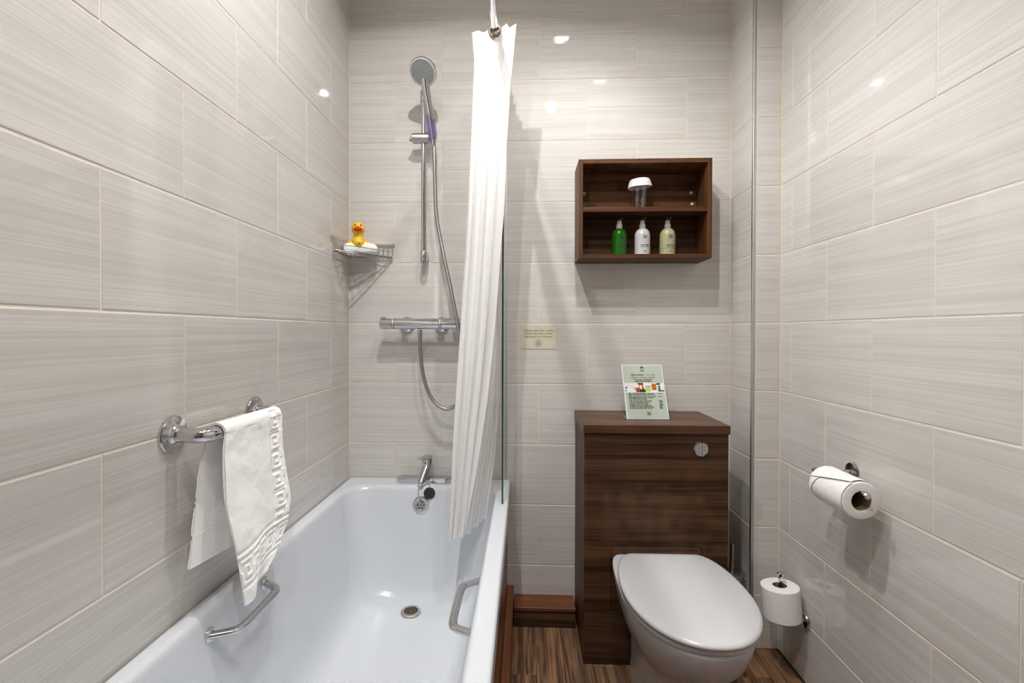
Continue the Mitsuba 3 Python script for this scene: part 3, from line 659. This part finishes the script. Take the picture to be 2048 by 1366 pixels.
def wrap(mesh, r, o):
    m = mesh.copy(); m = m.subdivide_to_size(.003) if hasattr(m, 'subdivide_to_size') else m
    a = m.vertices[:, 0] / r; R = r + .0002 + m.vertices[:, 2]
    m.vertices = np.stack([o[0] + R * np.sin(a), o[1] - R * np.cos(a), o[2] + m.vertices[:, 1]], 1); return m
for k, (x, r, mat, lab) in enumerate(((1.1125, .0292, 'mat_bottle_green', 'clear green toiletry pump bottle, leftmost of the three on the shelf'), (1.2025, .0300, 'mat_bottle_white', 'opaque white toiletry pump bottle in the middle of the three on the shelf'), (1.3005, .0302, 'mat_bottle_cream', 'pale olive cream toiletry pump bottle, rightmost of the three on the shelf'))):
    b = thing('toiletry_bottle', lab, 'bottle', 'pump bottles on the lower shelf')
    o = (x, -.082, 1.4735)
    part(b, 'body', lathe([(r * .93, 0), (r, .003), (r, .078), (r * .965, .088), (r * .84, .0985), (r * .62, .1055), (.0125, .1085)], o, n=44), mat, 40)
    if k == 0: part(b, 'dip_tube', tube([(x + .004, -.082, 1.48), (x, -.082, 1.53), (x, -.082, 1.578)], .0022, 10), 'mat_collar', 50)
    part(b, 'collar', lathe([(.0115, .1085), (.0120, .110), (.0120, .124), (.0100, .126), (.0090, .138), (.0085, .1395)], o, n=28), 'mat_collar', 35, label='white pump collar')
    pm = part(b, 'pump_head', lathe([(.0085, .1395), (.0095, .141), (.0095, .151), (.007, .1535)], o, n=24), 'mat_black', 35, label='black pump head')
    part(pm, 'spout', tube(rounded([(x, -.082, 1.6215), (x + .002, -.106, 1.6205), (x + .003, -.114, 1.616)], .006), [.0042] * 9, 12), 'mat_black', 40)
    sh = -.003 + .003 * k
    pr = [emblem(.0085, .004, .072), crest(.0085, .004, .012), bars(-.013, .022, .0385, .0036, 10 + k), bars(-.014, .022, .0325, .0026, 20 + k)]
    if k == 2: pr.append(bars(-.028, .028, .027, .0016, 33))
    part(b, 'print', cat([wrap(q, r, o) for q in pr]), 'mat_ink', kind='stuff', label='printed emblem and small lettering')

# ------------------------------------------------------------------ toilet unit
tu = thing('toilet_unit', 'dark wood cistern cabinet behind the toilet', 'cabinet')
ux0, ux1, uy = .947, 1.4515, -.306
part(tu, 'worktop', cbox(ux0 - .001, ux1 + .001, uy - .010, -.002, .8195, .8500, .0018), 'mat_wood_top', label='lighter brown wooden top')
part(tu, 'side_panel', cbox(ux0 + .003, ux0 + .021, uy + .0172, -.003, .001, .819, .0008), 'mat_wood_upright')
part(tu, 'side_panel', cbox(ux1 - .020, ux1 - .002, uy + .0172, -.003, .001, .819, .0008), 'mat_wood_upright')
ax0, ax1, az1, pz = 1.046, 1.361, .4235, .1895
fpoly = Polygon([(ux0 + .003, pz + .0015), (ax0 - .0015, pz + .0015), (ax0 - .0015, az1 - .012), (ax0 + .002, az1 - .002), (ax0 + .012, az1 + .0015), (ax1 - .012, az1 + .0015), (ax1 - .002, az1 - .002), (ax1 + .0015, az1 - .012), (ax1 + .0015, pz + .0015), (ux1 - .002, pz + .0015), (ux1 - .002, .8175), (ux0 + .003, .8175)])
fp = placed(extrude(fpoly, .016), (0, uy + .016, 0), (1, 0, 0), (0, 0, 1))
part(tu, 'front_panel', fp, 'mat_wood_front')
apoly = Polygon([(ax0 + .0005, pz + .0015), (ax1 - .0005, pz + .0015), (ax1 - .0005, az1 - .012), (ax1 - .004, az1 - .004), (ax1 - .012, az1 - .0008), (ax0 + .012, az1 - .0008), (ax0 + .004, az1 - .004), (ax0 + .0005, az1 - .012)])
part(tu, 'access_panel', placed(extrude(apoly, .014), (0, uy + .0165, 0), (1, 0, 0), (0, 0, 1)), 'mat_wood_front')
part(tu, 'plinth', cbox(ux0 + .003, ux1 - .002, uy + .001, uy + .0165, .001, pz, .0008), 'mat_wood_front')
part(tu, 'frame', cbox(ux0 + .022, ux1 - .021, uy + .018, uy + .022, .001, .8175, .0005), 'mat_gap')
fbx = np.array([1.3555, uy - .0004, .767])
fb = part(tu, 'flush_button', lathe([(.0270, 0), (.0270, .003), (.0245, .006), (.0230, .0055), (.0228, .003)], fbx, (0, -1, 0), n=44, cap=False), 'mat_chrome', 40, label='round chrome dual flush button')
for s, x0 in ((0, -1), (1, 1)):
    pl = Point(0, 0).buffer(.0222, 32).intersection(sbox(-.03, -.03, .0015 - .0006, .03) if s == 0 else sbox(.0015 + .0006, -.03, .03, .03))
    part(fb, 'button', placed(extrude(pl, .0035), fbx + (0, -.0025, 0), (1, 0, 0), (0, 0, 1)), 'mat_chrome', 30)

# ------------------------------------------------------------------ toilet
wc = thing('toilet', 'white back to wall toilet with its lid closed', 'toilet')
def dring(cx, yb, yf, w, wb, z, n=96, rb=.03, pw=1.0):
    """rounded D outline: straight back of width wb at yb, widest w about 45 % forward, elliptical nose at yf"""
    L = yb - yf; ym = yb - .46 * L
    s = np.linspace(0, 1, 40)
    bz = [np.array([wb / 2 - rb, yb]), np.array([wb / 2 + .004, yb]), np.array([w / 2, yb - .16 * L]), np.array([w / 2, ym])]
    side = ((1 - s) ** 3)[:, None] * bz[0] + (3 * s * (1 - s) ** 2)[:, None] * bz[1] + (3 * s * s * (1 - s))[:, None] * bz[2] + (s ** 3)[:, None] * bz[3]
    a = np.linspace(0, np.pi / 2, 50)[1:]
    nose = np.stack([w / 2 * np.cos(a) ** .92, ym - (ym - yf) * np.sin(a) ** .96], 1)
    half = np.vstack([[0, yb], side, nose])
    full = np.vstack([half, (half * [-1, 1])[::-1][1:-1]])
    full = np.vstack([full, full[:1]])
    d = np.r_[0, np.cumsum(np.linalg.norm(np.diff(full, axis=0), axis=1))]
    q = np.linspace(0, d[-1], n, endpoint=False)
    return np.stack([cx + np.interp(q, d, full[:, 0]), np.interp(q, d, full[:, 1]), np.full(n, z)], 1)
TX = 1.207
pan = [dring(TX, -.308, -.600, .212, .200, .001), dring(TX, -.308, -.602, .214, .202, .02), dring(TX, -.308, -.595, .205, .198, .06), dring(TX, -.308, -.605, .206, .198, .12), dring(TX, -.308, -.625, .212, .204, .165), dring(TX, -.308, -.668, .226, .214, .205),
       dring(TX, -.308, -.735, .266, .240, .240), dring(TX, -.308, -.785, .302, .268, .275), dring(TX, -.308, -.820, .330, .296, .315), dring(TX, -.308, -.840, .346, .318, .355), dring(TX, -.308, -.848, .354, .330, .385), dring(TX, -.309, -.846, .352, .328, .392), dring(TX, -.312, -.842, .346, .322, .395)]
part(wc, 'pan', loft(pan, True, True), 'mat_ceramic', 50)
seat = [dring(TX, -.380, -.846, .350, .270, .397), dring(TX, -.378, -.850, .354, .274, .399), dring(TX, -.378, -.850, .354, .274, .409), dring(TX, -.381, -.846, .350, .270, .411)]
part(wc, 'seat', loft(seat, True, True), 'mat_ceramic', 40)
lid = [dring(TX, -.374, -.852, .352, .272, .4125), dring(TX, -.370, -.858, .360, .276, .4145), dring(TX, -.369, -.860, .362, .278, .419), dring(TX, -.370, -.858, .360, .276, .4245), dring(TX, -.376, -.851, .350, .268, .4285), dring(TX, -.390, -.835, .326, .246, .4315), dring(TX, -.42, -.80, .26, .19, .4340), dring(TX, -.48, -.72, .14, .10, .4355)]
part(wc, 'lid', loft(lid, True, True), 'mat_ceramic', 60)
for s in (-1, 1):
    part(wc, 'hinge', lathe([(.010, -.012), (.0115, -.010), (.0115, .010), (.010, .012)], (TX + s * .075, -.362, .404), (1, 0, 0), n=20), 'mat_ceramic', 40)
    part(wc, 'bumper', lathe([(.0022, 0), (.0022, .0008)], (TX + (.028 if s < 0 else -.038), -.383 if s < 0 else -.842, .4300 if s < 0 else .4268), (0, 0, 1), n=12), 'mat_grey_plastic')

# ------------------------------------------------------------------ toilet brush in the gap beside the unit
tb = thing('toilet_brush', 'brushed steel toilet brush holder between the cabinet and the boxing', 'toilet brush')
bo = np.array([1.531, -.150, .180])
part(tb, 'holder', lathe([(.040, 0), (.0425, .003), (.0425, .072), (.041, .075)], bo, n=40), 'mat_steel', 40)
part(tb, 'cover', lathe([(.0415, .0755), (.0425, .077), (.0425, .081), (.038, .084), (.010, .086)], bo, n=40), 'mat_steel', 40)
part(tb, 'handle', tube([bo + (-.003, 0, .083), bo + (-.001, .002, .15), bo + (.001, .004, .192)], .0075, 18), 'mat_steel', 50)
part(tb, 'wall_bracket', cbox(1.560, 1.5785, -.165, -.135, .200, .245, .002), 'mat_steel')
part(tb, 'drain_hole', lathe([(.0036, 0), (.0036, .0006)], bo + np.array([.0425 * .45, -.0425 * .893, .016]), (.45, -.893, 0), n=12), 'mat_black')

# ------------------------------------------------------------------ toilet rolls and holders
h1 = thing('toilet_roll_holder', 'chrome toilet roll arm on the right wall carrying the folded roll', 'toilet roll holder')
PX, PZ = 1.603, .7620
part(h1, 'wall_plate', lathe([(.026, 0), (.026, .004), (.0235, .009), (.012, .011)], (XR - .0005, -.600, .777), (-1, 0, 0), n=36), 'mat_chrome', 40)
part(h1, 'arm', tube([(XR - .008, -.600, .776), (1.64, -.600, .770), (PX, -.600, PZ)], .0075, 18), 'mat_chrome', 50)
part(h1, 'spindle', tube([(PX, -.556, PZ + .004), (PX, -.65, PZ), (PX, -.766, PZ)], .0065, 18), 'mat_chrome', 50)
part(h1, 'end_knob', lathe([(.0065, -.004), (.0085, 0), (.0085, .006), (.006, .010)], (PX, -.553, PZ + .004), (0, 1, 0), n=20), 'mat_chrome', 40)
part(h1, 'end_knob', lathe([(.0065, -.004), (.0095, 0), (.0095, .006), (.006, .010)], (PX, -.764, PZ), (0, -1, 0), n=20), 'mat_chrome', 40)
def roll(name, label, o, ax, R, L, core, extra=None):
    t = thing(name, label, 'toilet roll', None)
    prof = [(core, 0), (core + .004, -.0004), (R - .004, 0), (R - .001, .002), (R, .005), (R, L - .005), (R - .001, L - .002), (R - .004, L), (core + .004, L + .0004), (core, L)]
    part(t, 'paper', lathe(prof + [prof[0]], o, ax, n=64, cap=False), 'mat_tissue', 40)
    part(t, 'core', lathe([(core - .0012, .0015), (core, .0015), (core, L - .0015), (core - .0012, L - .0015), (core - .0012, .0015)], o, ax, n=48, cap=False), 'mat_card_tube', 40, label='brown cardboard core')
    return t
RZ = PZ - .0190
r1 = roll('toilet_roll', 'white toilet roll with its end folded to a point, on the wall arm', (PX - .002, -.608, RZ), (0, -1, 0), .0490, .144, .0255)
# the folded end of the paper lying on the roll
fa = np.radians(np.linspace(100, 200, 30)); R_ = .0500
def onroll(a, y, dr_=0): return np.array([PX - .002 + (R_ + dr_) * np.cos(a), y, RZ + (R_ + dr_) * np.sin(a)])
def roll_sheet(edge0, edge1, n=26, k=14, th=.0009):
    A = np.radians(np.linspace(edge0[0], edge0[1], n)); top, bot = [], []
    for a, t in zip(A, np.linspace(0, 1, n)):
        y0, y1 = edge1(t)
        for q in np.linspace(0, 1, k): top.append(onroll(a, y0 + (y1 - y0) * q, th))
    return trimesh.Trimesh(np.array(top), grid_faces(n, k, False), process=False)
def patch(a_of, y0, y1, th, n=30, k=18):
    """paper lying on the roll between y0 and y1; a_of(t) gives its two edge angles along t = 0 (back) .. 1 (front)"""
    top = []
    for t in np.linspace(0, 1, k):
        lo, hi = a_of(t)
        for q in np.linspace(0, 1, n): top.append(onroll(math.radians(lo + (hi - lo) * q), y0 + (y1 - y0) * t, th * (.25 + .75 * q)))
    return trimesh.Trimesh(np.array(top), grid_faces(k, n, False), process=False)
part(r1, 'folded_flap', patch(lambda t: (58, 152 - 36 * t ** 1.1), -.612, -.748, .0042), 'mat_tissue', True)
part(r1, 'folded_side', patch(lambda t: (120, 232 - 95 * t ** .55), -.611, -.650, .0018), 'mat_tissue', True)
part(r1, 'folded_point', patch(lambda t: (236, 236 - 122 * t ** .62), -.655, -.751, .0020), 'mat_tissue', True, label='folded paper end tucked to a point')

h2 = thing('spare_roll_holder', 'chrome upright spindle low on the right wall carrying the spare roll', 'toilet roll holder')
sx, sy = 1.612, -.342
part(h2, 'wall_plate', lathe([(.026, 0), (.026, .004), (.0235, .009), (.012, .011)], (XR - .0005, -.372, .213), (-1, 0, 0), n=36), 'mat_chrome', 40)
part(h2, 'arm', tube(rounded([(XR - .008, -.372, .213), (1.640, -.360, .204), (sx + .006, sy, .200), (sx, sy + .004, .24), (sx + .003, sy + .006, .345)], .015), .0062, 16), 'mat_chrome', 50)
part(h2, 'end_knob', lathe([(.0062, -.002), (.0095, .003), (.0115, .009), (.010, .012), (.004, .0135)], (sx + .003, sy + .006, .343), (0, 0, 1), n=22), 'mat_chrome', 40)
ax2 = np.array([-.055, .055, 1.0]); ax2 /= np.linalg.norm(ax2)
r2 = roll('toilet_roll', 'spare white toilet roll standing on the low upright spindle', np.array([1.6125, -.352, .2095]), ax2, .0600, .108, .0225)

# ------------------------------------------------------------------ menu card in its acrylic stand
st = thing('card_stand', 'clear acrylic stand holding a price card on the toilet cabinet', 'card stand')
A0, A1 = np.array([1.1205, -.205, .8512]), np.array([1.2775, -.199, .8512])
ux = (A1 - A0) / np.linalg.norm(A1 - A0); back = np.array([-ux[1], ux[0], 0])
uyv = np.array([0, 0, .2000]) + back * .098; uyv = uyv / np.linalg.norm(uyv); nz = np.cross(ux, uyv)
CWd, CHt = .1565, .2185
def slab(x0, x1, y0, y1, d0, d1, c=.0004): return placed(cbox(x0, x1, y0, y1, d0, d1, c), A0, ux, uyv)
part(st, 'front_sheet', slab(-.001, CWd + .001, 0, CHt, -.0026, -.0008), 'mat_white', label='white edged backing')
ft = [A0 - nz * .003, A1 - nz * .003, A1 - nz * .003 + back * .075, A0 - nz * .003 + back * .075]
part(st, 'foot', hull(np.vstack([np.array(ft), np.array(ft) + (0, 0, .0022)])), 'mat_acrylic')
cd = thing('price_card', 'pale green price list card with a product picture strip, in the acrylic stand', 'card')
part(cd, 'sheet', slab(.004, CWd - .003, .004, CHt - .004, -.0008, .0), 'mat_card_green')
def cardprint(ms): return placed(cat(ms), A0 + nz * .0002, ux, uyv)
c0 = CWd / 2
pm_ = placed(trimesh.Trimesh([[.004, .104, 0], [CWd - .003, .104, 0], [CWd - .003, .142, 0], [.004, .142, 0]], [[0, 1, 2], [0, 2, 3]], process=False), A0 + nz * .0003, ux, uyv)
part(cd, 'picture', pm_, 'mat_photo', uv=np.array([[0, 0], [1, 0], [1, 1], [0, 1.0]]), label='strip picture of coloured bottles and leaves')
L_ = [crest(.017, c0, .1975), text_at('HVK', .0080, c0, .1885, bold=True, maxw=.016), text_at('Organic Lifestyle', .0064, c0 - .022, .1725, bold=True, maxw=.052, slant=.25), text_at('COLLECTION', .0042, c0 + .028, .1735, maxw=.035)]
L_ += [bars(c0 - .038, c0 + .038, .1560, .0030, 51), bars(c0 - .030, c0 + .030, .1515, .0030, 52), bars(c0 - .034, c0 + .034, .1468, .0030, 53)]
for k, (y, x1) in enumerate(((.0985, .098), (.0935, .103), (.0865, .108), (.0815, .097), (.0765, .070), (.0700, .088), (.0650, .086), (.0600, .074), (.0548, .080), (.0498, .086), (.0448, .094), (.0396, .090))):
    L_.append(bars(.015, .015 + x1 * .98, y, .0034, 60 + k))
for k, y in enumerate((.0985, .0865, .0700, .0655, .0595, .0545, .0500, .0440, .0400)): L_.append(bars(.128, .1415, y, .0036, 90 + k))
part(cd, 'lettering', cardprint(L_), 'mat_ink', label='dark printed lettering', kind='stuff')
part(cd, 'heading', cardprint([text_at('AVAILABLE TO PURCHASE AT RECEPTION', .0042, c0, .1630, bold=True, maxw=.094)]), 'mat_ink_red', label='bold reddish heading')
part(cd, 'emblem', cardprint([emblem(.0085, c0 + .006, .0215, petals=10)]), 'mat_ink', label='round flower emblem')

# ------------------------------------------------------------------ towel rail and towel
tr = thing('towel_rail', 'thick chrome grab rail on the left wall with round wall plates', 'towel rail')
BX_, BZ_, BRr = .072, .953, .0155
for y in (-1.036, -.727):
    k = part(tr, 'wall_plate', lathe([(.0400, 0), (.0400, .0035), (.0385, .0062), (.0230, .0072), (.0195, .0105), (.0172, .0140), (.0160, .0145)], (0.0005, y, .956), (1, 0, 0), n=48), 'mat_chrome', 40)
    for a in (80, 200, 320):
        part(k, 'screw', lathe([(.0052, 0), (.0048, .0014), (.002, .0014), (.002, .0006)], (.0068, y + .030 * math.cos(math.radians(a)), .956 + .030 * math.sin(math.radians(a))), (1, 0, 0), n=16), 'mat_steel', 30)
part(tr, 'bar', tube(rounded([(.004, -1.036, .956), (BX_ - .004, -1.034, .9535), (BX_, -.99, BZ_), (BX_, -.78, BZ_), (BX_ - .004, -.729, .9535), (.004, -.727, .956)], .045, 12), BRr, 28), 'mat_chrome', 50)

tw = thing('hand_towel', 'white terry hand towel with embossed key border hanging over the chrome rail', 'towel')
KEY = [(.05, .5), (.05, .95), (.95, .95), (.95, .08), (.22, .08), (.22, .70), (.70, .70), (.70, .34), (.46, .34), (.46, .48)]
KEY = np.array(KEY)
def keydist(u, v):
    d = np.full(u.shape, 9.0)
    for a, b in zip(KEY, KEY[1:]):
        ab = b - a; t = np.clip(((u - a[0]) * ab[0] + (v - a[1]) * ab[1]) / (ab @ ab), 0, 1)
        d = np.minimum(d, np.hypot(u - a[0] - t * ab[0], v - a[1] - t * ab[1]))
    return d
def smooth_(x, a, b): t = np.clip((x - a) / (b - a), 0, 1); return t * t * (3 - 2 * t)
NS, NT = 130, 360
lenB, lenF, arc = .275, .365, math.pi * (BRr + .004)
tot = lenB + arc + lenF
Lg = np.linspace(0, tot, NT); Sg = np.linspace(0, 1, NS)
S, Lm = np.meshgrid(Sg, Lg)
rr = BRr + .0055
X = np.zeros_like(S); Z = np.zeros_like(S)
back_ = Lm < lenB; front_ = Lm > lenB + arc; mid = ~back_ & ~front_
db_ = lenB - Lm; df_ = Lm - lenB - arc
ang = (Lm - lenB) / (BRr + .004)
X[mid] = (BX_ - rr * np.cos(ang))[mid]; Z[mid] = (BZ_ + rr * np.sin(ang))[mid]
X[back_] = (BX_ - rr - .010 * smooth_(db_, 0, .2))[back_]; Z[back_] = (BZ_ - db_)[back_]
X[front_] = (BX_ + rr + .030 * smooth_(df_, .02, .36) + .010 * np.sin(S * 7 + .4) * smooth_(df_, .05, .3))[front_]; Z[front_] = (BZ_ - df_)[front_]
yl = np.where(front_, np.interp(df_, [0, .04, .14, .20, .255, .315, .36], [-.998, -1.005, -1.015, -1.011, -1.003, -.994, -.987]), np.interp(db_, [0, .05, .2, .285], [-1.000, -1.020, -1.036, -1.050]))
yr = np.where(front_, np.interp(df_, [0, .1, .22, .28, .315, .335, .36], [-.752, -.756, -.758, -.770, -.794, -.822, -.862]), np.interp(db_, [0, .285], [-.756, -.780]))
Y = yl + (yr - yl) * S
# a soft corner fold: the lower right of the front turns towards the wall
turn = smooth_(df_, .20, .34) * np.where(front_, 1, 0)
X -= turn * .018 * smooth_(S, .55, 1.0)
X[back_] = np.maximum(X[back_], .026)
Z += np.where(front_, -.020 * (1 - S) * smooth_(df_, .2, .385), 0) + np.where(back_, -.030 * S * smooth_(db_, .1, .285), 0)
# embossed bands, in metres on the cloth: w across (from the right edge), l along
wd = .245
w_r = (1 - S) * wd
h_ = np.zeros_like(S)
c = .050
m_ = front_ | mid
lf = df_ + arc
inb = smooth_(w_r, .010, .012) * (1 - smooth_(w_r, .058, .060)) * (lf < .30)
kd = keydist((w_r - .010) / c, (lf / c) % 1.0)
h_ -= np.where(m_ & (w_r > .010) & (w_r < .060) & (lf < .325), (1 - smooth_(kd, .045, .085)), 0)
end_f = lenF - df_
kb = keydist(((wd * S) / c) % 1.0, (end_f - .045) / c)
h_ -= np.where(front_ & (end_f > .045) & (end_f < .095), (1 - smooth_(kb, .045, .085)), 0)
for e in (.036, .104): h_ -= np.where(front_, np.exp(-((end_f - e) / .0035) ** 2), 0)
end_b = lenB - db_
kk = keydist(((wd * S) / .058 + .12) % 1.0, (end_b - .072) / .058)
h_ -= np.where(back_ & (end_b > .072) & (end_b < .130), (1 - smooth_(kk, .045, .085)), 0)
for e in (.062, .140): h_ -= np.where(back_, np.exp(-((end_b - e) / .0035) ** 2), 0)
pts = np.stack([X, Y, Z], -1)
nz_ = meshkit.noise(pts.reshape(-1, 3) * 520, 2).reshape(S.shape) - .5
lo = meshkit.fbm(pts.reshape(-1, 3) * 22, 3, 8).reshape(S.shape) - .5
gu = np.gradient(pts, axis=0); gv = np.gradient(pts, axis=1); N_ = np.cross(gu, gv); N_ /= np.linalg.norm(N_, axis=-1, keepdims=True)
if N_[-5, 60, 0] < 0: N_ = -N_
out_ = pts + N_ * (.0036 * h_ + .0009 * nz_ + .007 * lo * np.where(back_ | front_, 1, .2))[..., None]
inn_ = pts - N_ * .0042
inn_[..., 0] = np.maximum(inn_[..., 0], .010); out_[..., 0] = np.maximum(out_[..., 0], .012)
fo = grid_faces(NT, NS, False); nV = NT * NS
bd = np.r_[np.arange(NS), np.arange(1, NT) * NS + NS - 1, (NT - 1) * NS + np.arange(NS - 2, -1, -1), np.arange(NT - 2, -1, -1) * NS]
sf = np.vstack([np.stack([bd[:-1], bd[1:], bd[1:] + nV], 1), np.stack([bd[:-1], bd[1:] + nV, bd[:-1] + nV], 1)])
tm = trimesh.Trimesh(np.vstack([out_.reshape(-1, 3), inn_.reshape(-1, 3)]), np.vstack([fo, fo[:, ::-1] + nV, sf]), process=False)
used.discard(tw); put(tw, tm, 'mat_terry', True, uv=np.vstack([np.stack([Y.ravel(), Lm.ravel()], 1)] * 2))

# ------------------------------------------------------------------ behind the camera: door and mirror with its lamp strips
struct('door_1', cbox(.98, 1.62, YF + .001, YF + .035, .003, 2.02, .003), 'mat_wood_red', 'brown wooden bathroom door behind the camera')
mr = thing('wall_mirror', 'rectangular mirror with lit dotted side strips on the left wall behind the camera', 'mirror')
MY0, MY1, MZ0, MZ1 = -2.42, -1.84, 1.20, 2.00
part(mr, 'mirror_glass', cbox(.012, .030, MY0, MY1, MZ0, MZ1, .002), 'mat_mirror')
part(mr, 'backing', cbox(.001, .012, MY0 + .03, MY1 - .03, MZ0 + .03, MZ1 - .03, .001), 'mat_alu')
for yc in (MY0 + .035, MY1 - .035):
    V, Fq = [], []
    for k in range(17):
        zc = MZ0 + .04 + k * .045; n0 = len(V)
        V += [(.0305, yc - .010, zc - .006), (.0305, yc + .010, zc - .006), (.0305, yc + .010, zc + .006), (.0305, yc - .010, zc + .006)]
        Fq += [[n0, n0 + 1, n0 + 2], [n0, n0 + 2, n0 + 3]]
    part(mr, 'light_strip', trimesh.Trimesh(np.array(V), Fq, process=False), 'mat_light_plastic', kind='stuff', emitter={'type': 'area', 'radiance': rgb(*(np.array([.93, .98, 1.0]) * MIRROR_RADIANCE))})
